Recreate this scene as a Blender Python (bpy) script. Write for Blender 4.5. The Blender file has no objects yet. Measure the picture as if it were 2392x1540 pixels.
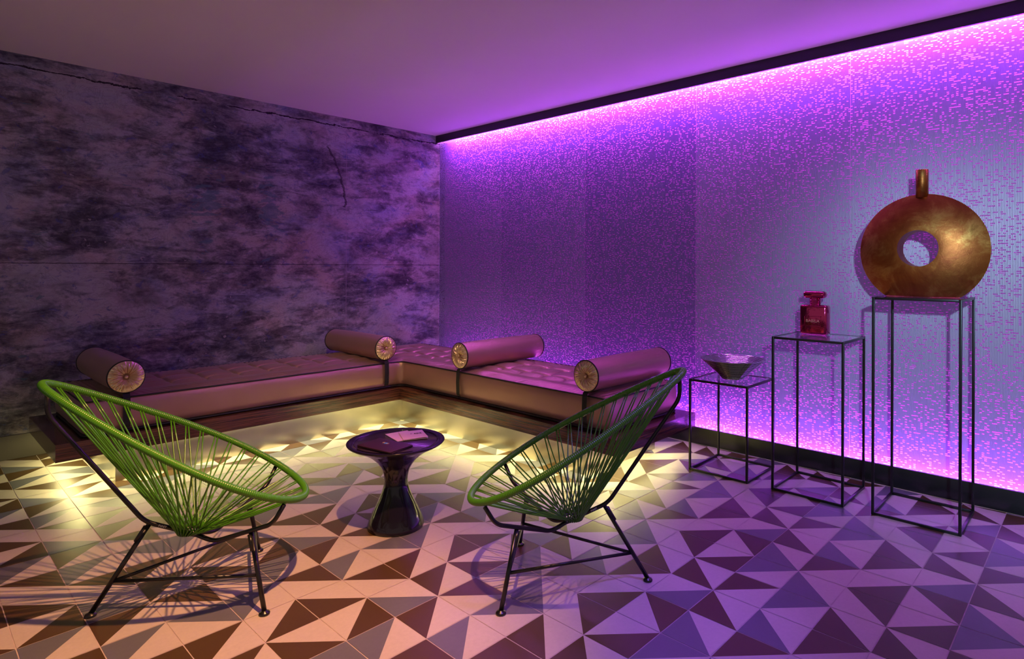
import bpy, bmesh, math, random
from mathutils import Vector, Matrix, noise
random.seed(7)
PI = math.pi
scn = bpy.context.scene
COL = scn.collection

# ---------------------------------------------------------------- helpers
def link(o, parent=None):
    COL.objects.link(o)
    if parent is not None:
        o.parent = parent
    return o

class MB:
    """collects vertices and faces of ONE mesh object"""
    def __init__(s):
        s.v = []; s.f = []; s.m = []; s.sm = []
    def add(s, vs, fs, mi=0, smooth=True):
        n = len(s.v)
        s.v += [tuple(p) for p in vs]
        for f in fs:
            s.f.append(tuple(i + n for i in f)); s.m.append(mi); s.sm.append(smooth)
        return s
    def box(s, a, b, mi=0, bev=0.0, M=None):
        x0, y0, z0 = a; x1, y1, z1 = b
        if bev <= 0:
            vs = [(x0,y0,z0),(x1,y0,z0),(x1,y1,z0),(x0,y1,z0),(x0,y0,z1),(x1,y0,z1),(x1,y1,z1),(x0,y1,z1)]
            fs = [(0,3,2,1),(4,5,6,7),(0,1,5,4),(1,2,6,5),(2,3,7,6),(3,0,4,7)]
        else:
            bm = bmesh.new()
            bmesh.ops.create_cube(bm, size=1)
            for v in bm.verts:
                v.co = Vector(((x0+x1)/2+v.co.x*(x1-x0), (y0+y1)/2+v.co.y*(y1-y0), (z0+z1)/2+v.co.z*(z1-z0)))
            bmesh.ops.bevel(bm, geom=bm.edges[:], offset=bev, segments=3, profile=.5, affect='EDGES')
            bm.verts.index_update()
            vs = [v.co.copy() for v in bm.verts]; fs = [tuple(v.index for v in f.verts) for f in bm.faces]
            bm.free()
        if M is not None:
            vs = [M @ Vector(p) for p in vs]
        return s.add(vs, fs, mi, bev > 0)
    def tube(s, pts, r, seg=12, mi=0, closed=False, cap=True, rad=None):
        pts = [Vector(p) for p in pts]; n = len(pts)
        T = []
        for i in range(n):
            if closed: t = pts[(i+1) % n] - pts[i-1]
            else: t = pts[min(i+1, n-1)] - pts[max(i-1, 0)]
            T.append(t.normalized())
        up = Vector((0,0,1)) if abs(T[0].z) < .9 else Vector((1,0,0))
        N = (up - T[0]*up.dot(T[0])).normalized()
        vs = []
        Ns = []
        for i in range(n):
            N = (N - T[i]*N.dot(T[i])).normalized()
            Ns.append(N.copy())
        for i in range(n):
            B = T[i].cross(Ns[i])
            rr = rad[i] if rad else r
            for k in range(seg):
                a = 2*PI*k/seg
                vs.append(pts[i] + (Ns[i]*math.cos(a) + B*math.sin(a))*rr)
        fs = []
        m = n if closed else n-1
        for i in range(m):
            j = (i+1) % n
            for k in range(seg):
                l = (k+1) % seg
                fs.append((i*seg+k, i*seg+l, j*seg+l, j*seg+k))
        if cap and not closed:
            fs.append(tuple(range(seg-1, -1, -1))); fs.append(tuple((n-1)*seg+k for k in range(seg)))
        return s.add(vs, fs, mi)
    def lathe(s, prof, seg=48, mi=0, M=None, cap=True):
        vs = []; n = len(prof)
        for r, z in prof:
            for k in range(seg):
                a = 2*PI*k/seg
                vs.append(Vector((r*math.cos(a), r*math.sin(a), z)))
        fs = []
        for i in range(n-1):
            for k in range(seg):
                l = (k+1) % seg
                fs.append((i*seg+k, i*seg+l, (i+1)*seg+l, (i+1)*seg+k))
        if cap:
            fs.append(tuple(range(seg-1, -1, -1))); fs.append(tuple((n-1)*seg+k for k in range(seg)))
        if M is not None: vs = [M @ v for v in vs]
        return s.add(vs, fs, mi)
    def build(s, name, mats, parent=None, auto=None):
        me = bpy.data.meshes.new(name)
        me.from_pydata(s.v, [], s.f)
        if not isinstance(mats, (list, tuple)): mats = [mats]
        for m in mats: me.materials.append(m)
        me.polygons.foreach_set('material_index', s.m)
        me.polygons.foreach_set('use_smooth', s.sm)
        me.update()
        if auto: 
            try: me.set_sharp_from_angle(angle=math.radians(auto))
            except Exception: pass
        return link(bpy.data.objects.new(name, me), parent)

def thing(name, label, cat, loc=(0,0,0), rz=0, group=None):
    o = bpy.data.objects.new(name, None); COL.objects.link(o)
    o.location = loc; o.rotation_euler = (0,0,rz); o.empty_display_size = .1
    o['label'] = label; o['category'] = cat
    if group: o['group'] = group
    return o
def tag(o, label, cat, group=None):
    o['label'] = label; o['category'] = cat
    if group: o['group'] = group
    return o
def struct(o): o['kind'] = 'structure'; return o
def copy_tree(o, parent=None):
    c = o.copy(); COL.objects.link(c)
    c.parent = parent
    for ch in [k for k in COL.objects if k.parent == o]:
        copy_tree(ch, c)
    return c
def fillet(pts, r, n=6):
    """polyline with rounded bends"""
    P = [Vector(p) for p in pts]; out = [P[0]]
    for i in range(1, len(P)-1):
        a = (P[i-1]-P[i]); b = (P[i+1]-P[i])
        d = min(r, a.length*.45, b.length*.45)
        A = P[i] + a.normalized()*d; B = P[i] + b.normalized()*d
        for k in range(n+1):
            t = k/n
            out.append(A*(1-t)**2 + P[i]*2*t*(1-t) + B*t*t)
    out.append(P[-1]); return out

# ---------------------------------------------------------------- materials
def mat(name, col=(.5,.5,.5), rough=.5, metal=0., spec=.5, **kw):
    m = bpy.data.materials.new(name); m.use_nodes = True
    b = m.node_tree.nodes['Principled BSDF']
    b.inputs['Base Color'].default_value = (*col, 1)
    b.inputs['Roughness'].default_value = rough
    b.inputs['Metallic'].default_value = metal
    b.inputs['Specular IOR Level'].default_value = spec
    for k, v in kw.items(): b.inputs[k].default_value = v
    return m
class NT:
    def __init__(s, m): s.t = m.node_tree; s.b = s.t.nodes['Principled BSDF']
    def n(s, typ, **kw):
        nd = s.t.nodes.new(typ)
        for k, v in kw.items():
            if k.startswith('i_'):
                nd.inputs[k[2:].replace('_', ' ')].default_value = v
            else: setattr(nd, k, v)
        return nd
    def l(s, a, b): s.t.links.new(a, b)
    def coord(s, scale=(1,1,1), rot=(0,0,0), kind='Object', loc=(0,0,0)):
        c = s.n('ShaderNodeTexCoord'); mp = s.n('ShaderNodeMapping')
        mp.inputs['Scale'].default_value = scale; mp.inputs['Rotation'].default_value = rot; mp.inputs['Location'].default_value = loc
        s.l(c.outputs[kind], mp.inputs['Vector']); return mp.outputs['Vector']
    def noise(s, vec, scale, detail=6, rough=.55, dist=0.):
        nd = s.n('ShaderNodeTexNoise'); nd.inputs['Scale'].default_value = scale; nd.inputs['Detail'].default_value = detail
        nd.inputs['Roughness'].default_value = rough; nd.inputs['Distortion'].default_value = dist
        s.l(vec, nd.inputs['Vector']); return nd.outputs['Fac']
    def ramp(s, fac, stops, interp='LINEAR'):
        r = s.n('ShaderNodeValToRGB'); r.color_ramp.interpolation = interp
        e = r.color_ramp.elements
        while len(e) < len(stops): e.new(.5)
        for i, (p, c) in enumerate(stops):
            e[i].position = p; e[i].color = (*c, 1) if len(c) == 3 else c
        s.l(fac, r.inputs['Fac']); return r.outputs['Color']
    def mix(s, fac, a, b, mode='MIX'):
        m = s.n('ShaderNodeMix', data_type='RGBA', blend_type=mode)
        if isinstance(fac, (int, float)): m.inputs[0].default_value = fac
        else: s.l(fac, m.inputs[0])
        for i, x in ((6, a), (7, b)):
            if isinstance(x, tuple): m.inputs[i].default_value = (*x, 1)
            else: s.l(x, m.inputs[i])
        return m.outputs[2]
    def bump(s, h, strength=.3, dist=.01):
        b = s.n('ShaderNodeBump'); b.inputs['Strength'].default_value = strength; b.inputs['Distance'].default_value = dist
        s.l(h, b.inputs['Height']); s.l(b.outputs['Normal'], s.b.inputs['Normal'])

def noisy(name, c1, c2, rough=.5, metal=0., scale=8., bump=0., spec=.5, stretch=(1,1,1), **kw):
    m = mat(name, c1, rough, metal, spec, **kw); t = NT(m)
    v = t.coord(stretch); f = t.noise(v, scale)
    t.l(t.ramp(f, [(.3, c1), (.7, c2)]), t.b.inputs['Base Color'])
    if bump: t.bump(t.noise(t.coord(stretch), scale*12), bump, .002)
    return m

# floor tiles
def tile_mat(name, c, c2, rough):
    m = mat(name, c, rough, 0, .45); t = NT(m)
    f = t.noise(t.coord(), 3., 8, .65)
    g = t.noise(t.coord(), 60., 4, .7)
    a = t.ramp(f, [(.35, c), (.7, c2)])
    a = t.mix(.12, a, g, 'OVERLAY')
    t.l(a, t.b.inputs['Base Color'])
    t.bump(g, .05, .001)
    return m
M_LIGHT = tile_mat('tile_beige', (.45,.405,.365), (.41,.37,.335), .42)
M_BROWN = tile_mat('tile_brown', (.066,.036,.012), (.056,.030,.010), .36)
M_GREY = tile_mat('tile_grey', (.112,.115,.14), (.096,.098,.122), .36)
M_GROUT = noisy('grout', (.50,.42,.42), (.38,.32,.33), .9, scale=30)
# blended tones at the print edge of a tile
# left wall: worn concrete with layered peeling paint
def worn_wall():
    m = mat('worn_painted_concrete', (.2,.2,.2), .72, 0, .35); t = NT(m)
    vs = t.coord((1, 1, 2.1))
    v1 = t.coord((1, 1, 1.2), loc=(3,1,7))
    big = t.noise(vs, 1.15, 9, .62, .25)
    mid = t.noise(t.coord((1,1,2.8), loc=(9,0,2)), 4.6, 10, .74, .9)
    fine = t.noise(v1, 26, 8, .7)
    mm = t.n('ShaderNodeMath', operation='MULTIPLY_ADD'); t.l(mid, mm.inputs[0]); mm.inputs[1].default_value = .62; t.l(big, mm.inputs[2])
    ad = t.n('ShaderNodeMath', operation='MULTIPLY_ADD'); t.l(fine, ad.inputs[0]); ad.inputs[1].default_value = .22; t.l(mm.outputs[0], ad.inputs[2])
    base = t.ramp(ad.outputs[0], [(.68, (.013,.015,.021)), (.80, (.062,.066,.078)), (.89, (.18,.185,.19)), (.97, (.36,.365,.36))])
    hue = t.noise(t.coord((1,1,1.6), loc=(0,4,20)), 1.7, 6, .6, .8)
    tint = t.ramp(hue, [(.34, (.55,.66,1.0)), (.46, (.90,.95,1.0)), (.56, (1.0,.90,.88)), (.68, (1.0,.80,.66))])
    c = t.mix(.75, base, tint, 'MULTIPLY')
    # brighter flakes with sharp outlines
    fl = t.noise(t.coord((1,1,1.7), loc=(5,5,5)), 7.5, 10, .72, 1.2)
    flm = t.ramp(fl, [(.555, (0,0,0)), (.565, (.85,.85,.85)), (.60, (.5,.5,.5)), (.61, (1,1,1))])
    fm = t.n('ShaderNodeMath', operation='MULTIPLY'); t.l(flm, fm.inputs[0]); t.l(big, fm.inputs[1])
    c = t.mix(fm.outputs[0], c, (.23,.23,.225))
    # dark bare patches
    dk = t.noise(t.coord((1,1,1.9), loc=(15,5,1)), 2.4, 10, .66, .35)
    dkm = t.ramp(dk, [(.50, (0,0,0)), (.68, (1,1,1))])
    dm = t.n('ShaderNodeMath', operation='MULTIPLY'); t.l(dkm, dm.inputs[0]); dm.inputs[1].default_value = .75
    c = t.mix(dm.outputs[0], c, (.013,.013,.018))
    # blue specks
    bs = t.noise(t.coord((1,1,1.5), loc=(1,25,9)), 9, 8, .75, .6)
    bm_ = t.ramp(bs, [(.58, (0,0,0)), (.62, (.6,.6,.6))])
    c = t.mix(bm_, c, (.06,.085,.24))
    vo = t.n('ShaderNodeTexVoronoi'); vo.inputs['Scale'].default_value = 9.; vo.inputs['Randomness'].default_value = 1.
    wv = t.n('ShaderNodeVectorMath', operation='ADD'); nw = t.n('ShaderNodeTexNoise'); nw.inputs['Scale'].default_value = 30.; nw.inputs['Detail'].default_value = 5.
    vv = t.coord((1,1,1)); t.l(vv, nw.inputs['Vector'])
    sc_ = t.n('ShaderNodeVectorMath', operation='SCALE'); t.l(nw.outputs['Color'], sc_.inputs[0]); sc_.inputs['Scale'].default_value = .06
    t.l(vv, wv.inputs[0]); t.l(sc_.outputs[0], wv.inputs[1]); t.l(wv.outputs[0], vo.inputs['Vector'])
    chip = t.ramp(vo.outputs['Distance'], [(.075, (.8,.8,.8)), (.10, (0,0,0))])
    c = t.mix(chip, c, (.33,.31,.31))
    # fine scratches and outlines of peeled layers
    ed = t.noise(t.coord((1,1,1.4), loc=(8,8,1)), 5.5, 12, .75, 1.5)
    edm = t.ramp(ed, [(.485, (0,0,0)), (.498, (.35,.35,.35)), (.506, (.35,.35,.35)), (.515, (0,0,0))])
    c = t.mix(edm, c, (.025,.024,.03))
    # teal ghost patches near x = -2.25 and -1.95
    geo = t.n('ShaderNodeNewGeometry'); sep = t.n('ShaderNodeSeparateXYZ'); t.l(geo.outputs['Position'], sep.inputs[0])
    def mth(op, a, b=None):
        nd = t.n('ShaderNodeMath', operation=op)
        for i, x in enumerate((a, b)):
            if x is None: continue
            if isinstance(x, (int, float)): nd.inputs[i].default_value = x
            else: t.l(x, nd.inputs[i])
        return nd.outputs[0]
    def win(val, c0, w):   # 1 inside |val-c0|<w, soft
        d = mth('ABSOLUTE', mth('SUBTRACT', val, c0))
        return mth('SUBTRACT', 1.0, mth('MINIMUM', 1.0, mth('DIVIDE', d, w)))
    tx = mth('MAXIMUM', win(sep.outputs[0], -2.34, .16), win(sep.outputs[0], -1.84, .16))
    tm = mth('MULTIPLY', tx, win(sep.outputs[2], 1.85, .45))
    tn = t.noise(t.coord((1,1,3.5), loc=(2,2,2)), 5, 6, .6, .5)
    tt = t.ramp(mth('ADD', mth('MULTIPLY', mth('SUBTRACT', tn, .5), 3.2), tm), [(.52, (0,0,0)), (.56, (.6,.6,.6))])
    c = t.mix(tt, c, (.06,.15,.17))
    # panel joints : one upright, one level, and the ragged one under the ceiling
    wob = mth('MULTIPLY', mth('SUBTRACT', fine, .5), .012)
    j1 = mth('LESS_THAN', mth('ABSOLUTE', mth('SUBTRACT', sep.outputs[0], mth('ADD', wob, -1.085))), .0022)
    j2 = mth('LESS_THAN', mth('ABSOLUTE', mth('SUBTRACT', sep.outputs[2], mth('ADD', wob, 1.3605))), .003)
    w3 = mth('MULTIPLY', mth('SUBTRACT', mid, .5), .09)
    j3 = mth('MULTIPLY', mth('LESS_THAN', mth('ABSOLUTE', mth('SUBTRACT', sep.outputs[2], mth('ADD', w3, 2.73))), .006), mth('GREATER_THAN', big, .47))
    c = t.mix(j1, c, (.26,.22,.24)); c = t.mix(mth('MULTIPLY', j2, .8), c, (.012,.01,.015)); c = t.mix(j3, c, (.012,.01,.015))
    # curved crack running down to the upright joint
    zz = mth('SUBTRACT', sep.outputs[2], 1.93)
    cx_ = mth('SUBTRACT', -1.10, mth('MULTIPLY', mth('MULTIPLY', zz, zz), .55))
    ck = mth('LESS_THAN', mth('ABSOLUTE', mth('SUBTRACT', sep.outputs[0], mth('ADD', cx_, mth('MULTIPLY', mth('SUBTRACT', mid, .5), .10)))), mth('MULTIPLY', fine, .022))
    ck = mth('MULTIPLY', ck, mth('LESS_THAN', mth('ABSOLUTE', mth('SUBTRACT', zz, .29)), .29))
    c = t.mix(mth('MULTIPLY', ck, .8), c, (.02,.018,.022))
    t.l(c, t.b.inputs['Base Color'])
    t.bump(ad.outputs[0], .35, .01)
    return m
M_WALL = worn_wall()
M_CEIL = noisy('ceiling_paint', (.86,.84,.82), (.88,.86,.84), .85, scale=2)
M_BLACKGLOSS = mat('black_gloss_skirting', (.010,.010,.012), .28, 0, .5)
M_BASE_L = noisy('taupe_skirting', (.085,.075,.065), (.07,.062,.055), .5, scale=5)
M_FRAME = mat('black_powder_coat', (.007,.0065,.008), .28, 0, .5)
M_CAVITY = mat('pink_backing_board', (.58,.21,.50), .8)
M_GREEN = mat('green_vinyl_cord', (.050,.215,.008), .24, 0, .5)
M_TABLE = mat('black_lacquer', (.008,.005,.014), .14, 0, .35, **{'Coat Weight': .25, 'Coat Roughness': .05})
M_TABLETOP = mat('dark_gloss_table_plate', (.035,.022,.055), .22, 0, .6)
M_STRAP = mat('black_webbing', (.008,.007,.008), .7)
M_PIPE = mat('black_piping', (.006,.005,.006), .5)
M_GLASS = mat('clear_glass', (.95,.97,1.), .0, 0, .5, **{'Transmission Weight': 1., 'IOR': 1.2})
M_CHROME = mat('polished_steel', (.62,.60,.66), .14, 1.)
M_INK = mat('black_ink', (.03,.02,.04), .6)
M_WHITEINK = mat('white_print', (.8,.8,.82), .6)
M_FOLDER = noisy('plum_leatherette', (.036,.009,.027), (.030,.008,.022), .5, scale=20)
M_PAPER = mat('pink_card', (.78,.50,.72), .6)
M_PAPERW = mat('white_card_edge', (.75,.74,.80), .6)
M_EMB_B = mat('blue_foil', (.10,.30,.75), .35)
M_EMB_G = mat('gold_foil', (.75,.60,.22), .35, .8)

def satin(name, c1, c2):
    m = mat(name, c1, .36, .62, .5); t = NT(m)
    f = t.noise(t.coord(), 2.2, 5, .5); t.l(t.ramp(f, [(.3, c1), (.7, c2)]), t.b.inputs['Base Color'])
    g = t.noise(t.coord(), 420, 3, .6)
    w = t.noise(t.coord((1,1,1)), 9, 4, .5)
    a = t.n('ShaderNodeMath', operation='MULTIPLY_ADD'); t.l(w, a.inputs[0]); a.inputs[1].default_value = 1.6; t.l(g, a.inputs[2])
    t.bump(a.outputs[0], .22, .003)
    t.b.inputs['Sheen Weight'].default_value = .15
    return m
M_SATIN = satin('rose_gold_satin_leather', (.50,.285,.225), (.44,.25,.20))
M_SATIN_END = mat('pleated_gold_satin', (.74,.55,.36), .27, .75)

def wood():
    m = mat('macassar_veneer', (.1,.04,.03), .16, 0, .6, **{'Coat Weight': .5, 'Coat Roughness': .08}); t = NT(m)
    v = t.coord((.7, .7, 34.))
    f = t.noise(v, 2.6, 8, .7, .25)
    g = t.noise(t.coord((1.2, 1.2, 110.)), 3, 6, .7, .1)
    a = t.n('ShaderNodeMath', operation='MULTIPLY_ADD'); t.l(g, a.inputs[0]); a.inputs[1].default_value = .5; t.l(f, a.inputs[2])
    t.l(t.ramp(a.outputs[0], [(.52, (.008,.004,.004)), (.68, (.035,.013,.010)), (.82, (.13,.045,.026)), (.95, (.22,.085,.045))]), t.b.inputs['Base Color'])
    return m
M_WOOD = wood()
def brushed():
    m = mat('brushed_champagne_metal', (.55,.52,.42), .22, 1.); t = NT(m)
    g = t.noise(t.coord((60, 60, .6)), 6, 5, .7)
    t.bump(g, .16, .002)
    w = t.noise(t.coord((1,1,.4)), 3.0, 2, .5)
    t.l(t.ramp(w, [(.3, (.60,.57,.45)), (.7, (.42,.41,.35))]), t.b.inputs['Base Color'])
    return m
M_PLINTH = brushed()
def gold():
    m = mat('aged_gold_leaf', (.42,.16,.04), .34, 1.); t = NT(m)
    f = t.noise(t.coord(), 5, 9, .7, .6)
    t.l(t.ramp(f, [(.35, (.26,.07,.022)), (.50, (.36,.125,.03)), (.62, (.54,.29,.07)), (.75, (.24,.10,.02))]), t.b.inputs['Base Color'])
    r = t.noise(t.coord(loc=(4,4,4)), 7, 8, .7, .5)
    mr = t.n('ShaderNodeMapRange'); mr.inputs['To Min'].default_value = .24; mr.inputs['To Max'].default_value = .50
    t.l(r, mr.inputs['Value']); t.l(mr.outputs[0], t.b.inputs['Roughness'])
    t.bump(t.noise(t.coord(), 24, 9, .75, 1.), .22, .004)
    return m
M_GOLD = gold()
def pinkglass():
    m = mat('mirrored_ruby_glass', (.50,.04,.17), .08, 1.); t = NT(m)
    f = t.noise(t.coord(), 18, 4, .6, .8); t.bump(f, .35, .004)
    return m
M_RUBY = pinkglass()

def panel_mat(k=1.):
    m = bpy.data.materials.new('ribbed_translucent_panel'); m.use_nodes = True
    nt = m.node_tree; nt.nodes.clear()
    N = lambda ty: nt.nodes.new(ty)
    out = N('ShaderNodeOutputMaterial')
    tr = N('ShaderNodeBsdfTranslucent'); tr.inputs['Color'].default_value = (.42,.28,1.0,1)
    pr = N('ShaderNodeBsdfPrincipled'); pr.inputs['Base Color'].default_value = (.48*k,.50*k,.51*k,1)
    pr.inputs['Roughness'].default_value = .38; pr.inputs['Metallic'].default_value = .35
    c = N('ShaderNodeTexCoord'); sx = N('ShaderNodeSeparateXYZ'); nt.links.new(c.outputs['Object'], sx.inputs[0])
    mu = N('ShaderNodeMath'); mu.operation = 'MULTIPLY'; mu.inputs[1].default_value = 2*PI/.0072
    si = N('ShaderNodeMath'); si.operation = 'SINE'
    nt.links.new(sx.outputs['Y'], mu.inputs[0]); nt.links.new(mu.outputs[0], si.inputs[0])
    bp = N('ShaderNodeBump'); bp.inputs['Strength'].default_value = .5; bp.inputs['Distance'].default_value = .0007
    nt.links.new(si.outputs[0], bp.inputs['Height']); nt.links.new(bp.outputs['Normal'], pr.inputs['Normal'])
    mx = N('ShaderNodeMixShader'); mx.inputs[0].default_value = .14
    nt.links.new(pr.outputs[0], mx.inputs[1]); nt.links.new(tr.outputs[0], mx.inputs[2]); nt.links.new(mx.outputs[0], out.inputs['Surface'])
    return m
M_PANELS = [panel_mat(k) for k in (.85,.70,.52,.92,1.,.95,1.,1.)]  # grey factor per sheet: uneven reflections put into the base colour

# ---------------------------------------------------------------- camera
TH = .833075066; ROLL = .00371031
CAM = Vector((-4.15773405, -5.6248236, 1.35))
fwd = Vector((math.sin(TH), math.cos(TH), 0)); rt = Vector((math.cos(TH), -math.sin(TH), 0)); up = Vector((0,0,1))
R = rt*math.cos(ROLL) + up*math.sin(ROLL); U = -rt*math.sin(ROLL) + up*math.cos(ROLL)
cd = bpy.data.cameras.new('camera'); co = bpy.data.objects.new('camera', cd); COL.objects.link(co)
mw = Matrix((R, U, -fwd)).transposed().to_4x4(); mw.translation = CAM
co.matrix_world = mw
cd.sensor_width = 36; cd.lens = 36*1418.064/2392; cd.shift_x = (1196-1299.36)/2392; cd.shift_y = (622.84-770)/2392
cd.clip_start = .05
scn.camera = co

# ---------------------------------------------------------------- setting
CEIL = 2.8208
X0, Y0 = -9.0, -9.5
TILE = .2016681732; TOX, TOY = -2.84482125, -3.398976
# repeating 4 x 4 block: dark half (F far, N near, L left, R right) and its colour
PAT = {(0,0):'FB',(1,3):'LB',(2,2):'FG',(3,1):'FB',(3,0):'NB',(0,3):'NG',(1,2):'FB',(2,1):'LG',
       (2,0):'RB',(3,3):'RB',(0,2):'LB',(1,1):'FG',(2,3):'NB',(3,2):'LG',(0,1):'LG',(1,0):'LB'}
fm = MB()
g = .0019
i0, i1 = math.floor((X0-TOX)/TILE), math.ceil((0-TOX)/TILE)
j0, j1 = math.floor((Y0-TOY)/TILE), math.ceil((.03-TOY)/TILE)
for i in range(i0, i1):
    for j in range(j0, j1):
        xa, xb = TOX+i*TILE+g, TOX+(i+1)*TILE-g
        ya, yb = TOY+j*TILE+g, TOY+(j+1)*TILE-g
        xa, xb = max(xa, X0), min(xb, -.001); ya, yb = max(ya, Y0), min(yb, .03)
        if xb-xa < .004 or yb-ya < .004: continue
        full = (xb-xa) > TILE-2.2*g and (yb-ya) > TILE-2.2*g
        n_, l_, r_, f_ = (xa,ya,0), (xa,yb,0), (xb,ya,0), (xb,yb,0)
        d, cc = PAT[(i % 4, j % 4)]
        ci = 1 if cc == 'B' else 2
        if d == 'F': dark, lite = (l_, r_, f_), (l_, n_, r_)
        elif d == 'N': dark, lite = (l_, n_, r_), (l_, r_, f_)
        elif d == 'L': dark, lite = (l_, n_, f_), (n_, r_, f_)
        else: dark, lite = (n_, r_, f_), (l_, n_, f_)
        fm.add(dark, [(0,1,2)], ci, False); fm.add(lite, [(0,1,2)], 0, False)
# grout bed just below and slab underneath
fm.add([(X0,Y0,-.0012),(-.001,Y0,-.0012),(-.001,.03,-.0012),(X0,.03,-.0012)], [(0,1,2,3)], 3, False)
fm.add([(X0,Y0,-.12),(0,Y0,-.12),(0,.03,-.12),(X0,.03,-.12)], [(3,2,1,0)], 3, False)
floor = struct(fm.build('floor', [M_LIGHT, M_BROWN, M_GREY, M_GROUT]))
# make every face point up
bm = bmesh.new(); bm.from_mesh(floor.data)
for f in bm.faces:
    if f.calc_center_median().z > -.05 and f.normal.z < 0: f.normal_flip()
bm.to_mesh(floor.data); bm.free()

struct(MB().box((X0, 0, 0), (.32, .15, CEIL)).build('wall_left', M_WALL))
struct(MB().box((X0, Y0, CEIL), (.32, .15, CEIL+.12)).build('ceiling', M_CEIL))
struct(MB().box((X0, -.012, 0), (-.002, 0, .166), bev=.002).build('baseboard_left', M_BASE_L))
struct(MB().box((0, Y0, 0), (.02, 0, .126), bev=.0015).build('baseboard_right', M_BLACKGLOSS))
struct(MB().box((0, Y0, 2.741), (.02, 0, CEIL)).build('trim_1', M_BLACKGLOSS))
wr = struct(MB().box((.125, Y0, 0), (.32, 0, CEIL)).build('wall_right', M_CAVITY))
MB().box((.052, -.008, 0), (.125, -.001, CEIL)).build('light_block', M_BLACKGLOSS, wr)  # added unseen black board, keeps cavity light from showing at the corner
# slotted cladding sheets in front of the lit cavity, one mesh per sheet
PX = .05; ZB, ZT = .02, 2.81
seams = [-.004, -1.038, -2.148, -3.261, -4.382, -5.497, -6.61, -7.72, Y0]
CW, RH = .0118, .0052
cut_z = []
for a, b in zip(seams[:-1], seams[1:]):
    ya, yb = b+.0007, a-.0007
    p = MB()
    ncol = max(1, int(round((yb-ya)/CW))); cw = (yb-ya)/ncol
    nrow = int((ZT-ZB)/RH)
    prev = [False]*ncol
    vs = []; fs = []
    detailed = b > -6.8
    for r in range(nrow):
        z0 = ZB + r*RH; z1 = z0+RH
        cur = [False]*ncol
        if detailed and r > 1 and r < nrow-1:
            k = 0
            while k < ncol:
                yy = ya+(k+.5)*cw; zz = z0
                nz = noise.noise(Vector((yy*9, zz*9, 3.1)))
                pr_ = .165*(1+.6*nz)
                if not (prev[k] or prev[max(k-1,0)] or prev[min(k+1,ncol-1)]) and random.random() < pr_:
                    cur[k] = True
                    if random.random() < .14 and k+2 < ncol and not prev[k+1] and not prev[k+2]:
                        cur[k+1] = True; k += 1
                k += 1
        k = 0
        while k < ncol:
            if cur[k]: k += 1; continue
            e = k
            while e < ncol and not cur[e]: e += 1
            n = len(vs)
            vs += [(PX, ya+k*cw, z0), (PX, ya+e*cw, z0), (PX, ya+e*cw, z1), (PX, ya+k*cw, z1)]
            fs.append((n+3, n+2, n+1, n))
            k = e
        # every other course stays whole, so slots never merge upwards
        prev = cur
    p.add(vs, fs, 0, False)
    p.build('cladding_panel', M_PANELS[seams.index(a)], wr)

# ---------------------------------------------------------------- bench
bench = thing('corner_bench', 'floating L-shaped corner bench platform of dark striped wood on a brushed gold plinth', 'bench', (-1.2,-1.12,0))
BL = Vector((-1.2,-1.12,0))
def Lprism(mb, xL, xF, xB, yR, yF, yB, z0, z1, mi=0, bev=.0):
    # left arm x[xL..xB] y[yF..yB]; right arm x[xF..xB] y[yR..yB]
    P = [(xL,yB),(xL,yF),(xF,yF),(xF,yR),(xB,yR),(xB,yF),(xB,yB),(xF,yB)]
    n = len(P)
    vs = [(x-BL.x,y-BL.y,z0) for x,y in P]+[(x-BL.x,y-BL.y,z1) for x,y in P]
    fs = []
    for o_ in (0, n): fs += [tuple(q+o_ for q in (0,1,2,7)), tuple(q+o_ for q in (7,2,5,6)), tuple(q+o_ for q in (2,3,4,5))]
    for k in range(n):
        l = (k+1) % n; fs.append((k, l, l+n, k+n))
    mb.add(vs, fs, mi, False)
mb = MB(); Lprism(mb, -3.505, -1.20, -.25, -3.43, -1.12, -.14, .200, .303)
pf = mb.build('platform', M_WOOD, bench)
bm = bmesh.new(); bm.from_mesh(pf.data); bmesh.ops.recalc_face_normals(bm, faces=bm.faces[:])
bm.to_mesh(pf.data); bm.free()
mb = MB(); Lprism(mb, -3.205, -1.13, -.33, -3.14, -1.058, -.22, 0, .200)
pl = mb.build('plinth', M_PLINTH, bench)
bm = bmesh.new(); bm.from_mesh(pl.data); bmesh.ops.recalc_face_normals(bm, faces=bm.faces[:]); bm.to_mesh(pl.data); bm.free()

# mattress : one L-shaped tufted pad
mt = thing('seat_mattress', 'L-shaped rose gold satin mattress with square tufting and black piping on the wooden bench platform', 'mattress', (-1.14,-1.07,.303))
ML = Vector((-1.14,-1.07,.303))
XL, XF, XB, YR, YF, YB = -3.37, -1.14, -.32, -3.32, -1.07, -.18
ZT0, ZB0 = .522, .318
RS = .008
def rounded_outline(P, rads, step):
    out = []; n = len(P)
    for i in range(n):
        a = Vector(P[i-1]); b = Vector(P[i]); c = Vector(P[(i+1) % n]); r = rads[i]
        A = b+(a-b).normalized()*r; B = b+(c-b).normalized()*r
        k = 7
        arc = [A*(1-t)**2+b*2*t*(1-t)+B*t*t for t in [q/k for q in range(k+1)]]
        if out:
            d = (A-out[-1]).length; m = max(1, int(d/step)); s0 = out[-1].copy()
            for q in range(1, m): out.append(s0.lerp(A, q/m))
        out += arc
    d = (out[0]-out[-1]).length; m = max(1, int(d/step)); s0 = out[-1].copy()
    for q in range(1, m): out.append(s0.lerp(out[0], q/m))
    return out
P = [(XL,YB),(XL,YF),(XF,YF),(XF,YR),(XB,YR),(XB,YB)]
rad = [.04,.04,.07,.04,.04,.04]
OUT = rounded_outline(P, rad, .02)
nO = len(OUT)
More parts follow.
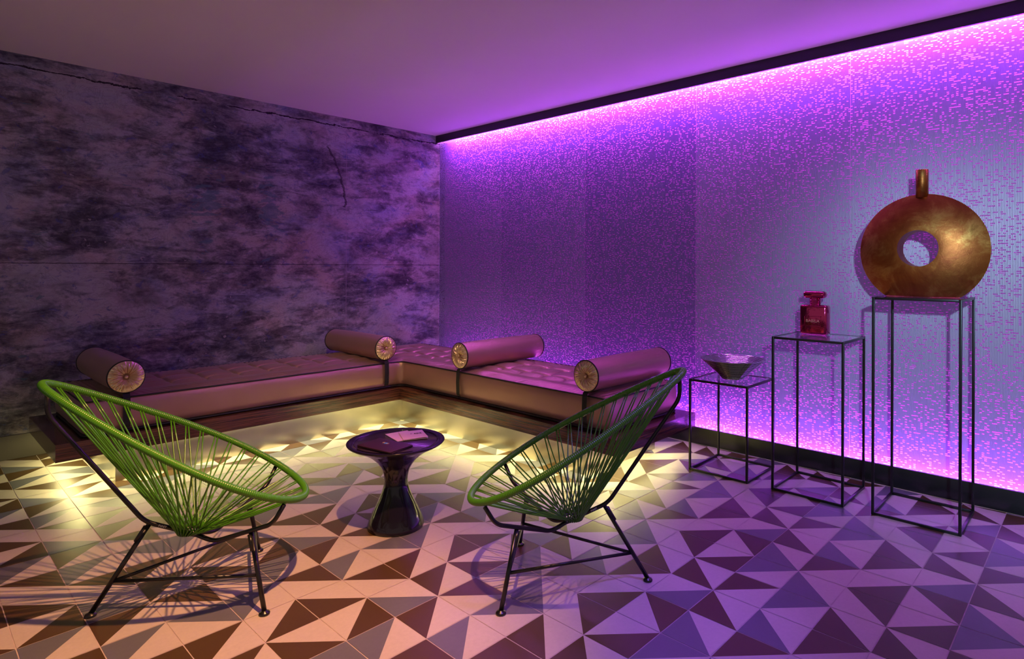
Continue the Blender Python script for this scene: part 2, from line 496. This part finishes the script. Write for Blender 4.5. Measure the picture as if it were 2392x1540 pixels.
def onorm(i):
    t = (OUT[(i+1) % nO]-OUT[i-1]).normalized(); return Vector((-t.y, t.x)) * -1
# orientation check : outline runs counter-clockwise in (x,y)? normal must leave the pad
area = sum(OUT[i].x*OUT[(i+1) % nO].y-OUT[(i+1) % nO].x*OUT[i].y for i in range(nO))
sg = 1 if area > 0 else -1
S_ = [0]
for i in range(nO): S_.append(S_[-1]+(OUT[(i+1) % nO]-OUT[i]).length)
def top_h(x, y):
    # distance to pad edge
    L = .22
    if x < XF: d = min(y-YF, YB-y, x-XL)
    elif y < YF: d = min(x-XF, XB-x, y-YR)
    else: d = min(math.hypot(x-XF, y-YF) if (x < XF+.3 and y < YF+.3) else 1, XB-x, YB-y)
    if x < XF and y < YF: d = 0
    d = max(0, d)
    u = (x+.86)/L; v = (y+.79)/L
    du = abs(u-round(u))*L; dv = abs(v-round(v))*L
    inner = min(1, max(0, (d-.17)/.06))
    h = .020*(1-math.exp(-d/.05))
    crease = math.exp(-(du/.010)**2)*.7 + math.exp(-(dv/.010)**2)*.7
    pill = (abs(math.sin(PI*u))*abs(math.sin(PI*v)))**.5
    h += inner*(.024*pill - .016*crease)
    rb = math.hypot(du, dv); h -= inner*.016*math.exp(-(rb/.024)**2)
    # curved puckers gathered along the edge
    if d < .15:
        along = (x if (x < XF) else y)
        w = noise.noise(Vector((along*6, d*5, 1)))
        rip = math.sin(2*PI*(along/.042 + 1.8*d/.15 + w*1.6))
        h += .0055*rip*math.sin(PI*min(1, max(0, d/.15)))*(.6+.8*abs(noise.noise(Vector((along*3, 4, 1)))))
    return ZT0-.006 + h
bmm = MB()
# side wall rings (outside profile bulge)
prof = [(-.030,0.),(-.012,.002),(0,.012),(.007,.05),(.010,.1),(.007,.155),(.000,.190),(-.006,.199)]
rings = []
for off, hz in prof:
    ring = []
    for i in range(nO):
        nn = onorm(i)*sg
        wr_ = .0035*noise.noise(Vector((S_[i]*7, hz*4, 2)))*(1 if 0 < hz < .19 else 0)
        cr = 0
        pnt = OUT[i]
        ring.append(Vector((pnt.x+nn.x*(off+wr_), pnt.y+nn.y*(off+wr_), ZB0+hz))-ML)
    rings.append(ring)
vs = [v for r in rings for v in r]
fs = []
for a in range(len(rings)-1):
    for i in range(nO):
        j = (i+1) % nO
        fs.append((a*nO+i, a*nO+j, (a+1)*nO+j, (a+1)*nO+i))
bmm.add(vs, fs, 0)
zb_ = ZB0+.001-ML.z
for xa, xb, ya, yb in ((XL+.03,XF,YF+.03,YB-.03),(XF+.03,XB-.03,YR+.03,YB-.03)):
    bmm.add([(xa-ML.x,ya-ML.y,zb_),(xa-ML.x,yb-ML.y,zb_),(xb-ML.x,yb-ML.y,zb_),(xb-ML.x,ya-ML.y,zb_)], [(0,1,2,3)], 0, False)
    zb_ += .0012
# top surface as a fine grid clipped to the outline
bm = bmesh.new()
ov = [bm.verts.new((p.x, p.y, 0)) for p in OUT]
bm.faces.new(ov)
xs = [XL+.008*k for k in range(1, int((XB-XL)/.008))]
ys = [YR+.008*k for k in range(1, int((YB-YR)/.008))]
for xq in xs:
    bmesh.ops.bisect_plane(bm, geom=bm.verts[:]+bm.edges[:]+bm.faces[:], plane_co=(xq,0,0), plane_no=(1,0,0))
for yq in ys:
    bmesh.ops.bisect_plane(bm, geom=bm.verts[:]+bm.edges[:]+bm.faces[:], plane_co=(0,yq,0), plane_no=(0,1,0))
for v in bm.verts: v.co = Vector((v.co.x, v.co.y, top_h(v.co.x, v.co.y)))-ML
bm.normal_update()
for f in bm.faces:
    if f.normal.z < 0: f.normal_flip()
bm.verts.index_update()
bmm.add([v.co.copy() for v in bm.verts], [tuple(v.index for v in f.verts) for f in bm.faces], 0)
bm.free()
bmm.build('pad', M_SATIN, mt)
def ring_at(off, z): return [Vector((OUT[i].x+onorm(i).x*sg*off, OUT[i].y+onorm(i).y*sg*off, z+.0018*noise.noise(Vector((S_[i]*5, z, 0)))))-ML for i in range(nO)]
MB().tube(ring_at(.001, ZT0-.003), .0048, 8, closed=True).build('top_piping', M_PIPE, mt)
MB().tube(ring_at(-.004, ZB0-.004), .008, 8, closed=True).build('bottom_piping', M_PIPE, mt)

# bolsters
def make_bolster(length, r=.1, strap_h=.21, seed=1):
    # local: axis +X runs to the wall, front end at x=0, centre height z=0
    t = thing('bolster_cushion', '', 'cushion')
    Mx = Matrix.Rotation(PI/2, 4, 'Y')
    pr_ = [(r*.90,.004),(r*.965,.0),(r,.010)]
    nseg = 24
    for k in range(nseg+1):
        f = k/nseg; pr_.append((r+.003*math.sin(PI*f), .012+(length-.024)*f))
    pr_ += [(r*.965,length),(r*.90,length-.004)]
    MB().lathe(pr_, 72, M=Mx).build('cover', M_SATIN, t)
    for x in (.004, length-.004):
        MB().tube([(x, (r-.0005)*math.cos(a), (r-.0005)*math.sin(a)) for a in [2*PI*k/72 for k in range(72)]], .0042, 8, closed=True).build('piping', M_PIPE, t)
    rnd = random.Random(seed)
    ph = [rnd.uniform(-.25,.25) for _ in range(60)]
    for side, xe in ((-1, .002), (1, length-.002)):
        nA, nR = 180, 16
        vs = []
        for q in range(nR+1):
            rr = r*.965*(.09+.91*q/nR); f = q/nR
            for k in range(nA):
                a = 2*PI*k/nA
                am = .0120*math.sin(PI*min(1, f*1.08))**.6 if f < .92 else .0015
                tw = .35*f
                fold = abs(math.sin((a*15+ph[int(a*8) % 60]*3+tw*3)/2))**.6
                fold += .35*math.sin(a*31+f*4+seed)
                dome = -.012*math.sin(PI*f*.9) + .016*(1-f)**4
                vs.append(Vector((xe+side*(-dome*0 + .010*math.sin(PI*f*.95) + am*fold - .006*(1-f)**3), rr*math.cos(a), rr*math.sin(a))))
        fs = []
        for q in range(nR):
            for k in range(nA):
                l = (k+1) % nA; fs.append((q*nA+k, q*nA+l, (q+1)*nA+l, (q+1)*nA+k))
        fs.append(tuple(range(nA)))
        e = MB().add(vs, fs).build('pleated_end', M_SATIN_END, t)
        Mb = Matrix.Translation((xe+side*.006, 0, 0)) @ Matrix.Rotation(side*PI/2, 4, 'Y')
        MB().lathe([(.0005,.010),(.006,.009),(.0095,.005),(.0105,0),(.009,-.004)], 24, M=Mb).build('button', M_SATIN_END, e)
    return t
def make_strap(M, r=.1, strap_h=.215):
    w = .019
    path = [(.16, -r-.001), (.02, -r-.001), (-.004, -r-.006), (-.013, -r-.03), (-.0165, -r-strap_h*.5), (-.013, -r-strap_h+.02), (-.004, -r-strap_h)]
    vs = []; n = len(path)
    for x, z in path:
        vs += [(x, -w, z), (x, w, z), (x+.0015, w, z-.002 if x > .01 else z), (x+.0015, -w, z-.002 if x > .01 else z)]
    fs = []
    for k in range(n-1):
        for q in range(4):
            fs.append((k*4+q, k*4+(q+1) % 4, (k+1)*4+(q+1) % 4, (k+1)*4+q))
    fs += [(3,2,1,0), tuple((n-1)*4+q for q in range(4))]
    MB().add([M @ Vector(v) for v in vs], fs, 0, False).build('strap', M_STRAP, mt)
BZ = .650
bol = [
 ((-3.155,-1.085), PI/2, .90, 'rose gold bolster nearest the left end of the bench, against the dark worn wall'),
 ((-1.31,-1.085), PI/2, .88, 'rose gold bolster along the worn wall, standing beside the inner corner of the bench'),
 ((-1.155,-1.875), 0, .86, 'pink-lit bolster on the right arm of the bench, nearest the corner'),
 ((-1.155,-3.155), 0, .86, 'magenta-lit bolster at the open right end of the bench, behind the right-hand green chair'),
]
for k, (xy, rz, ln, lb) in enumerate(bol):
    b = make_bolster(ln, r=.1, seed=k+3)
    make_strap(Matrix.Translation(Vector((*xy, BZ))-ML) @ Matrix.Rotation(rz, 4, 'Z'))
    b.location = (*xy, BZ); b.rotation_euler = (0, 0, rz); b['label'] = lb; b['group'] = 'round bolster cushions on the corner bench'

# ---------------------------------------------------------------- acapulco chairs
def ring_pt(t):
    return Vector((.3492+.4557*math.cos(t)-.0404*math.cos(2*t), .3226*math.sin(t)+.0282*math.sin(2*t)-.0187*math.sin(3*t), .6047-.2725*math.cos(t)+.0284*math.cos(2*t)))
def make_chair(label, side):
    t = thing('string_lounge_chair', label, 'chair', group='pair of round string lounge chairs')
    # arc-length table of the hoop
    NN = 2000
    pts = [ring_pt(2*PI*k/NN) for k in range(NN+1)]
    S = [0]
    for k in range(NN): S.append(S[-1]+(pts[k+1]-pts[k]).length)
    LT = S[-1]
    def at(s):
        s = s % LT; lo, hi = 0, NN
        while hi-lo > 1:
            m = (lo+hi)//2
            if S[m] <= s: lo = m
            else: hi = m
        f = (s-S[lo])/(S[hi]-S[lo]); return pts[lo].lerp(pts[hi], f)
    ribs = int(LT/.0078); sub = 4
    hp = []; hr = []
    for k in range(ribs*sub):
        s = LT*k/(ribs*sub); hp.append(at(s))
        # plain overlapping wrap near front and back ends, ribbed along the sides
        hr.append(.0128+.0020*abs(math.sin(PI*k/sub)))
    MB().tube(hp, .017, 14, closed=True, rad=hr).build('wrapped_hoop', M_GREEN, t)
    # cords : two per tie point, crossing under the seat hole
    hc = Vector((.325, 0, .262)); hrd = .042
    npt = 39
    for k in range(npt):
        s = LT*(k+.5)/npt
        P0 = at(s); 
        tan = (at(s+.01)-at(s-.01)).normalized()
        d = hc-P0; ang = math.atan2(P0.y-hc.y, P0.x-hc.x)
        for q in (-1, 1):
            a2 = ang + q*.6
            ex = Vector((hc.x+hrd*math.cos(a2), hc.y+hrd*math.sin(a2), hc.z+.004*q))
            st = P0 + tan*(q*.006) + (hc-P0).normalized()*.010
            sag = .012
            mid = st.lerp(ex, .55) - Vector((0,0,sag))
            pp = [st*(1-u)**2+mid*2*u*(1-u)+ex*u*u for u in [w/8 for w in range(9)]]
            MB().tube(pp, .0031, 8).build('cord', M_GREEN, t)
    MB().tube([hc+Vector((.037*math.cos(a), .037*math.sin(a), .0)) for a in [2*PI*k/32 for k in range(32)]], .0052, 8, closed=True).build('seat_ring', M_FRAME, t)
    # rear rod from hoop to under the seat
    rr = .0088
    top = Vector((-.132,0,.875))
    MB().tube(fillet([top, (-.134,0,.79), (.171,0,.331), (.325,0,.255)], .035), rr, 12).build('back_rod', M_FRAME, t)
    for sg_ in (-1, 1):
        MB().tube(fillet([(.325,sg_*.006,.252), (.350,sg_*.012,.247), (.413,sg_*.051,.221), (.621,sg_*.240,.323), (.660,sg_*.262,.400)], .035), rr, 12).build('front_rod', M_FRAME, t)
    feet = [((0,0,0), (.187,0,.318), (-1,0)), ((.590,.294,0), (.545,.165,.283), (.4,1)), ((.590,-.294,0), (.545,-.165,.283), (.4,-1))]
    for fpt, tp, _ in feet:
        a = Vector(fpt)+Vector((0,0,.010)); b = Vector(tp)
        lg = MB().tube([a, b], .0092, 12).build('leg', M_FRAME, t)
        Mf = Matrix.Translation(Vector(fpt))
        MB().lathe([(.012,0),(.0195,.0015),(.0205,.006),(.018,.010),(.010,.013),(.008,.016)], 24, M=Mf).build('foot_pad', M_FRAME, lg)
        dr = (a-b).normalized()
        off = Vector((dr.z,0,-dr.x)).normalized()*.010
        MB().tube([b+dr*.012+off*.6, b+dr*.075+off*.6], .0088, 8).build('bolt_bracket', M_FRAME, lg)
    def on(f0, z):
        a = Vector(f0[0]); b = Vector(f0[1]); return a.lerp(b, z/b.z)
    j = [on(feet[0], .118), on(feet[1], .130), on(feet[2], .130)]
    for p_, q_ in ((0,1),(0,2),(1,2)):
        MB().tube([j[p_], j[q_]], .0068, 10).build('stretcher', M_FRAME, t)
    # maker's lettering on the back rod, on the side that faces the room
    cu = bpy.data.curves.new('lettering', 'FONT'); cu.body = 'INNIT'; cu.size = .0115; cu.align_x = 'CENTER'; cu.align_y = 'CENTER'; cu.extrude = .0003
    tmp = bpy.data.objects.new('tmp_text', cu); COL.objects.link(tmp)
    dg = bpy.context.evaluated_depsgraph_get(); me = bpy.data.meshes.new_from_object(tmp.evaluated_get(dg)); bpy.data.objects.remove(tmp)
    me.materials.append(M_WHITEINK)
    lo = link(bpy.data.objects.new('lettering', me), t)
    dirv = Vector((.154,0,-.076)).normalized()
    pos = Vector((.232,0,.3010)) + Vector((0, side*.0090, .0015))
    ux = dirv*side*-1; uz = Vector((0, side*1.0, 0)); uy = uz.cross(ux)
    M_ = Matrix((ux, uy, uz)).transposed().to_4x4(); M_.translation = pos
    lo.matrix_local = M_
    lo['label'] = 'small white lettering on the rod'
    return t
c1 = make_chair('green string lounge chair on the left with warm light falling through it', -1)
c1.location = (-3.632,-2.738,0); c1.rotation_euler = (0,0,math.atan2(-.33799,.94115))
c2 = make_chair('green string lounge chair on the right, between the small black table and the display stands', 1)
c2.location = (-1.958,-4.164,0); c2.rotation_euler = (0,0,math.atan2(.78309,-.62191))

# ---------------------------------------------------------------- pedestal table
TX, TY, TZ = -2.379, -2.888, .443
tb = thing('pedestal_table', 'small glossy black hourglass pedestal table between the two green chairs', 'table', (TX,TY,0))
pr_ = [(.02,.0),(.136,.0),(.142,.004),(.143,.012)]
key = [(0,.012,.143),(.06,.0,.0)]
# smooth hourglass
zs = [.012,.05,.10,.15,.20,.235,.27,.305,.34,.37,.395,.415,.430,.438]
rs = [.143,.131,.108,.084,.066,.0595,.062,.074,.098,.129,.165,.205,.236,.247]
def catm(xs_, ys_, n):
    out = []
    for i in range(len(xs_)-1):
        p0 = ys_[max(i-1,0)]; p1 = ys_[i]; p2 = ys_[i+1]; p3 = ys_[min(i+2,len(ys_)-1)]
        for k in range(n):
            u = k/n
            y = .5*((2*p1)+(-p0+p2)*u+(2*p0-5*p1+4*p2-p3)*u*u+(-p0+3*p1-3*p2+p3)*u**3)
            out.append((xs_[i]+(xs_[i+1]-xs_[i])*u, y))
    out.append((xs_[-1], ys_[-1])); return out
pr_ += [(r, z) for z, r in catm(zs, rs, 5)][1:]
pr_ += [(.248,.4415),(.2465,.444),(.243,.4445),(.214,.4425),(.211,.4405),(.210,.437)]
MB().lathe(pr_, 96, cap=True).build('body', M_TABLE, tb)
MB().lathe([(.001,.4365),(.209,.4365),(.2095,.4380),(.208,.4395),(.001,.4395)], 96).build('inset_top', M_TABLETOP, tb)
ZP = .4400
# folders
def textmesh(name, body, size, m, parent, M, extrude=.0003, font_scale=(1,1)):
    cu = bpy.data.curves.new(name, 'FONT'); cu.body = body; cu.size = size; cu.align_x = 'CENTER'; cu.align_y = 'CENTER'; cu.extrude = extrude
    tmp = bpy.data.objects.new('tmp_text', cu); COL.objects.link(tmp)
    dg = bpy.context.evaluated_depsgraph_get(); me = bpy.data.meshes.new_from_object(tmp.evaluated_get(dg)); bpy.data.objects.remove(tmp)
    me.materials.append(m)
    o = link(bpy.data.objects.new(name, me), parent); o.matrix_local = M; return o
fd = Vector((.048,-.235)).normalized(); ang = math.atan2(fd.y, fd.x)
def folder(cx, cy, z, rz, label, emblem):
    t = thing('presentation_folder', label, 'folder', (cx,cy,z), rz, 'plum folders on the pedestal table')
    L_, W_ = .116, .073
    MB().box((-L_,-W_,0),(L_,W_,.0022), bev=.0009).build('back_cover', M_FOLDER, t)
    MB().box((-L_+.003,-W_+.003,.0022),(L_-.003,W_-.003,.0046)).build('pages', M_FRAME, t)
    MB().box((-L_,-W_,.0046),(L_,W_,.0068), bev=.0009).build('front_cover', M_FOLDER, t)
    MB().box((-L_,-W_-.0025,.0),(L_,-W_+.001,.0068), bev=.0012).build('spine', M_FOLDER, t)
    if emblem:
        e = MB().lathe([(.001,.0068),(.0115,.0068),(.0115,.0072),(.001,.0072)], 32, M=Matrix.Translation((-.018,.022,0)) @ Matrix.Diagonal((1,.9,1,1))).build('emblem', M_EMB_B, t)
        e['label'] = 'blue round emblem with gold arcs'
        for q, (a0, a1) in enumerate(((-.7,1.0),(2.4,4.1))):
            MB().tube([(-.018+(.0165+.003*math.sin((u)*PI))*math.cos(a0+(a1-a0)*u), .022+.0125*math.sin(a0+(a1-a0)*u), .0072) for u in [k/14 for k in range(15)]], .0009, 6).build('gold_arc', M_EMB_G, e)
    return t
folder(-2.478,-2.945, ZP, ang+.05, 'lower plum folder lying under the one with the blue emblem on the black table', False)
folder(-2.483,-2.948, ZP+.0070, ang, 'dark plum folder with a small blue and gold emblem, on top of the other folder', True)
# two pink cards
def card(cx, cy, z, rz, label, lettered, L_, W_, gate=False):
    t = thing('spa_brochure', label, 'brochure', (cx,cy,z), rz, 'pink brochures on the pedestal table')
    mb = MB(); n = 8
    mb.box((-L_,-W_,0),(L_,W_,.0009)); mb.build('back_sheet', M_PAPERW, t)
    vs = []; 
    for k in range(n+1):
        u = k/n; x = -L_+2*L_*u; 
        for y in (-W_, W_):
            zz = .0012+(.006 if lettered else .0006)*(u**1.5)*(1 if y > 0 else .3)
            vs += [(x,y,zz),(x,y,zz+.0006)]
    fs = []
    for k in range(n):
        a = 4*k; b = 4*(k+1)
        fs += [(a+1,b+1,b+3,a+3),(a,a+2,b+2,b),(a,b,b+1,a+1),(a+2,a+3,b+3,b+2)]
    fs += [(0,1,3,2),(4*n,4*n+2,4*n+3,4*n+1)]
    cv = MB().add(vs, fs, 0, False).build('cover_sheet', M_PAPER, t)
    if lettered:
        # small word near the right edge of the cover
        M1 = Matrix.Translation((-.0165,.027,.0046)) @ Matrix.Rotation(PI/2, 4, 'Z')
        textmesh('lettering', 'spa', .032, M_INK, cv, M1)
        MB().lathe([(.0001,0),(.004,0),(.004,.0005),(.0001,.0005)], 12, M=Matrix.Translation((-.0165,-.008,.0042))@Matrix.Diagonal((.6,1.3,1,1))).build('printed_mark', M_INK, cv)
    return t
card(-2.305,-2.835, ZP, math.radians(-100.4), 'plain pink brochure partly tucked under the lettered one on the black table', False, .085, .064)
b2 = card(-2.264,-2.871, ZP+.0030, math.radians(-114.6), 'pink spa brochure lettered in black, lying open on the black table', True, .086, .064)

# ---------------------------------------------------------------- display stands
def stand(x0, x1, y0, y1, h, label):
    cx_, cy_ = (x0+x1)/2, (y0+y1)/2
    t = thing('display_stand', label, 'display stand', (cx_,cy_,0), 0, 'black wire-frame display stands by the glowing wall')
    hx, hy, w = (x1-x0)/2, (y1-y0)/2, .0068
    for sx in (-1,1):
        for sy in (-1,1):
            px, py = sx*(hx-w), sy*(hy-w)
            MB().box((px-w,py-w,0),(px+w,py+w,h), bev=.002).build('leg', M_FRAME, t)
    def frame(z, nm):
        m = MB()
        for sx in (-1,1): m.box((sx*(hx-w)-w, -hy+2*w, z-w),(sx*(hx-w)+w, hy-2*w, z+w), bev=.0015)
        for sy in (-1,1): m.box((-hx+2*w, sy*(hy-w)-w, z-w),(hx-2*w, sy*(hy-w)+w, z+w), bev=.0015)
        m.build(nm, M_FRAME, t)
    frame(w, 'bottom_frame'); frame(h-w, 'top_frame')
    MB().box((-hx+2*w,-hy+2*w,h-.0075),(hx-2*w,hy-2*w,h-.0005)).build('glass_top', M_GLASS, t)
    return t
stand(-.560,-.145,-3.968,-3.555,.605, 'lowest black wire-frame stand, carrying the silver bowl')
stand(-.545,-.135,-4.528,-4.112,.930, 'middle-height black wire-frame stand, carrying the ruby bottle')
stand(-.535,-.125,-5.084,-4.668,1.190, 'tallest black wire-frame stand, carrying the round gold vase')

# bowl
bw = thing('ribbed_bowl', 'silver conical bowl of stacked steel rings on the lowest stand', 'bowl', (-.352,-3.765,.605))
n = 16; pr_ = [(.02,.003),(.068,.0),(.074,.003)]
for k in range(n):
    f = k/(n-1); r0 = .074+.132*(f**1.1); z0 = .004+.124*f
    pr_ += [(r0-.004,z0),(r0+.0035,z0+.0015),(r0+.0035,z0+.0045),(r0-.004,z0+.006)]
pr_ += [(.206,.1325)]
inn = []
for k in range(n-1,-1,-1):
    f = k/(n-1); r0 = .074+.132*(f**1.1); z0 = .004+.124*f
    inn += [(r0-.0075,z0+.006),(r0-.0105,z0+.0035),(r0-.0105,z0+.001)]
pr_ += inn + [(.060,.006),(.001,.006)]
MB().lathe(pr_, 96, cap=False).build('ringed_shell', M_CHROME, bw, auto=40)
MB().lathe([(.001,0),(.070,0),(.070,.004),(.001,.004)], 64).build('base_disc', M_CHROME, bw, auto=40)

# ruby bottle
bt = thing('perfume_bottle', 'ruby red mirrored perfume bottle with a square body on the middle stand', 'bottle', (-.235,-4.262,.930), 0)
Bq = MB().box((-.042,-.083,.0),(.042,.083,.186), bev=.016); Bq.build('body', M_RUBY, bt)
# ribbed neck
pr_ = [(.040,.180),(.034,.186),(.031,.190)]
for k in range(4): z = .191+k*.0085; pr_ += [(.0315,z),(.0345,z+.003),(.0345,z+.005),(.0315,z+.008)]
pr_ += [(.030,.228),(.03,.236)]
MB().lathe(pr_, 40).build('neck', M_RUBY, bt)
MB().box((-.036,-.066,.228),(.036,.066,.272), bev=.018).build('stopper', M_RUBY, bt)
lb = MB()
y0_, y1_, z0_, z1_ = -.052,.052,.052,.118
for a, b in (((-.0445,y0_,z0_),(-.041,y1_,z0_+.005)),((-.0445,y0_,z1_-.005),(-.041,y1_,z1_)),((-.0445,y0_,z0_),(-.041,y0_+.005,z1_)),((-.0445,y1_-.005,z0_),(-.041,y1_,z1_))):
    lb.box(a, b, bev=.001)
lbo = lb.build('raised_label_frame', M_RUBY, bt)
Mt = Matrix.Translation((-.0425,0,.086)) @ Matrix(((0,0,-1,0),(-1,0,0,0),(0,1,0,0),(0,0,0,1)))
textmesh('lettering', 'BABILA', .026, mat('ruby_relief_sparkle', (.85,.40,.55), .12, 1.), bt, Mt, .0025)  # paler than the body: sparkle on the letters put into the colour

# gold vase
vz = thing('gold_vase', 'large round gold vase with a hole through it, standing on the tallest stand', 'vase', (-.33,-4.866,1.190))
nA, nR = 160, 26
A_, B_ = .313, .310; zc = .256; hy_, hz_, hcy, hcz = .099, .099, .008, .266
def vpt(a, f):
    # a: angle, f: 0 at hole, 1 at outline
    hy0 = hcy+hy_*math.cos(a); hz0 = hcz+hz_*math.sin(a)
    # outline : ellipse flattened at the foot
    oy = A_*math.cos(a); oz = zc+B_*math.sin(a)
    return hy0+(oy-hy0)*f, hz0+(oz-hz0)*f
front = []; back = []
for q in range(nR+1):
    f = q/nR
    for k in range(nA):
        a = 2*PI*k/nA
        y, z = vpt(a, f)
        if z < .0:
            z = 0.0
        half = .064*(1-f**1.7)+.004
        front.append(Vector((-half, y, z))); back.append(Vector((half, y, z)))
vs = front+back; o2 = len(front); fs = []
for q in range(nR):
    for k in range(nA):
        l = (k+1) % nA
        fs.append((q*nA+k, q*nA+l, (q+1)*nA+l, (q+1)*nA+k))
        fs.append((o2+q*nA+l, o2+q*nA+k, o2+(q+1)*nA+k, o2+(q+1)*nA+l))
for k in range(nA):
    l = (k+1) % nA
    fs.append((nR*nA+k, nR*nA+l, o2+nR*nA+l, o2+nR*nA+k))
    fs.append((l, k, o2+k, o2+l))
MB().add(vs, fs).build('body', M_GOLD, vz, auto=50)
Mn = Matrix.Translation((-.0,.0,0))
MB().lathe([(.024,.545),(.0305,.548),(.0305,.698),(.0295,.700),(.025,.700),(.0245,.66),(.0245,.55)], 40, M=Mn, cap=False).build('neck', M_GOLD, vz)

# ---------------------------------------------------------------- lights
def area(name, loc, size, power, col, rot, spread=180):
    l = bpy.data.lights.new(name, 'AREA'); l.shape = 'RECTANGLE'; l.size, l.size_y = size; l.energy = power; l.color = col; l.spread = math.radians(spread)
    o = bpy.data.objects.new(name, l); COL.objects.link(o); o.location = loc; o.rotation_euler = rot; return o
def spot(name, loc, target, power, col, ang, blend=.4, r=.02):
    l = bpy.data.lights.new(name, 'SPOT'); l.energy = power; l.color = col; l.spot_size = math.radians(ang); l.spot_blend = blend; l.shadow_soft_size = r
    o = bpy.data.objects.new(name, l); COL.objects.link(o); o.location = loc
    d = Vector(target)-Vector(loc); o.rotation_euler = d.to_track_quat('-Z','Y').to_euler(); return o
LW = 6.8; LC = -LW/2
MAG = (.66,.15,1.0)
# lines of LEDs inside the cavity, foot and head
area('led_foot', (.088, LC-.1, .03), (.055, LW-.2), 240, MAG, (PI,0,0))
area('led_head', (.088, LC-.1, 2.79), (.055, LW-.2), 320, MAG, (0,0,0))
# grazing lines in the front slot behind skirting and trim
area('led_front_foot', (.035, LC, .105), (.014, LW), 5, MAG, (PI,0,0))
area('led_front_head', (.035, LC, 2.765), (.014, LW), 12, MAG, (0,0,0))
YEL = (1.0,.86,.34)
area('bench_led_back', (-2.33, -1.088, .196), (2.26, .03), 13, YEL, (0,0,0))
area('bench_led_side', (-1.166, -2.26, .196), (.03, 2.26), 13, YEL, (0,0,0))
area('bench_led_left_end', (-3.35, -.62, .196), (.03, .9), 4.5, YEL, (0,0,0))
area('bench_led_right_end', (-.72, -3.28, .196), (.9, .03), 4.5, YEL, (0,0,0))
# ceiling spots, then one at head height for the vase
spot('ceiling_spot_warm', (-3.05,-4.12,2.80), (-3.50,-3.30,0), 600, (1.0,.44,.18), 64, .9, .025)
spot('ceiling_spot_violet', (-2.3,-4.9,2.80), (-2.2,-4.15,0), 210, (.26,.12,1.0), 40, .9, .12)
spot('ceiling_spot_magenta', (-1.7,-2.2,2.80), (-.75,-2.0,.5), 14, (1.0,.16,.72), 70, .8, .08)
spot('ceiling_spot_bench', (-3.0,-3.0,2.80), (-1.5,-1.4,.4), 150, (1.0,.66,.34), 60, .8, .05)
spot('head_height_spot_vase', (-4.1,-6.0,1.85), (0,-5.05,.88), 330, (.45,.68,1.0), 42, .9, .03)  # unseen cool spot well below the ceiling, placed from the shadows on the wall
w = bpy.data.worlds.new('world'); scn.world = w; w.use_nodes = True
w.node_tree.nodes['Background'].inputs['Color'].default_value = (.88,.74,.68,1); w.node_tree.nodes['Background'].inputs['Strength'].default_value = .32

vs_ = scn.view_settings
vs_.view_transform = 'Standard'; vs_.look = 'None'; vs_.exposure = 0; vs_.gamma = 1; vs_.use_curve_mapping = False
scn.cycles.use_denoising = True
scn.cycles.max_bounces = 8; scn.cycles.diffuse_bounces = 5; scn.cycles.sample_clamp_indirect = 6
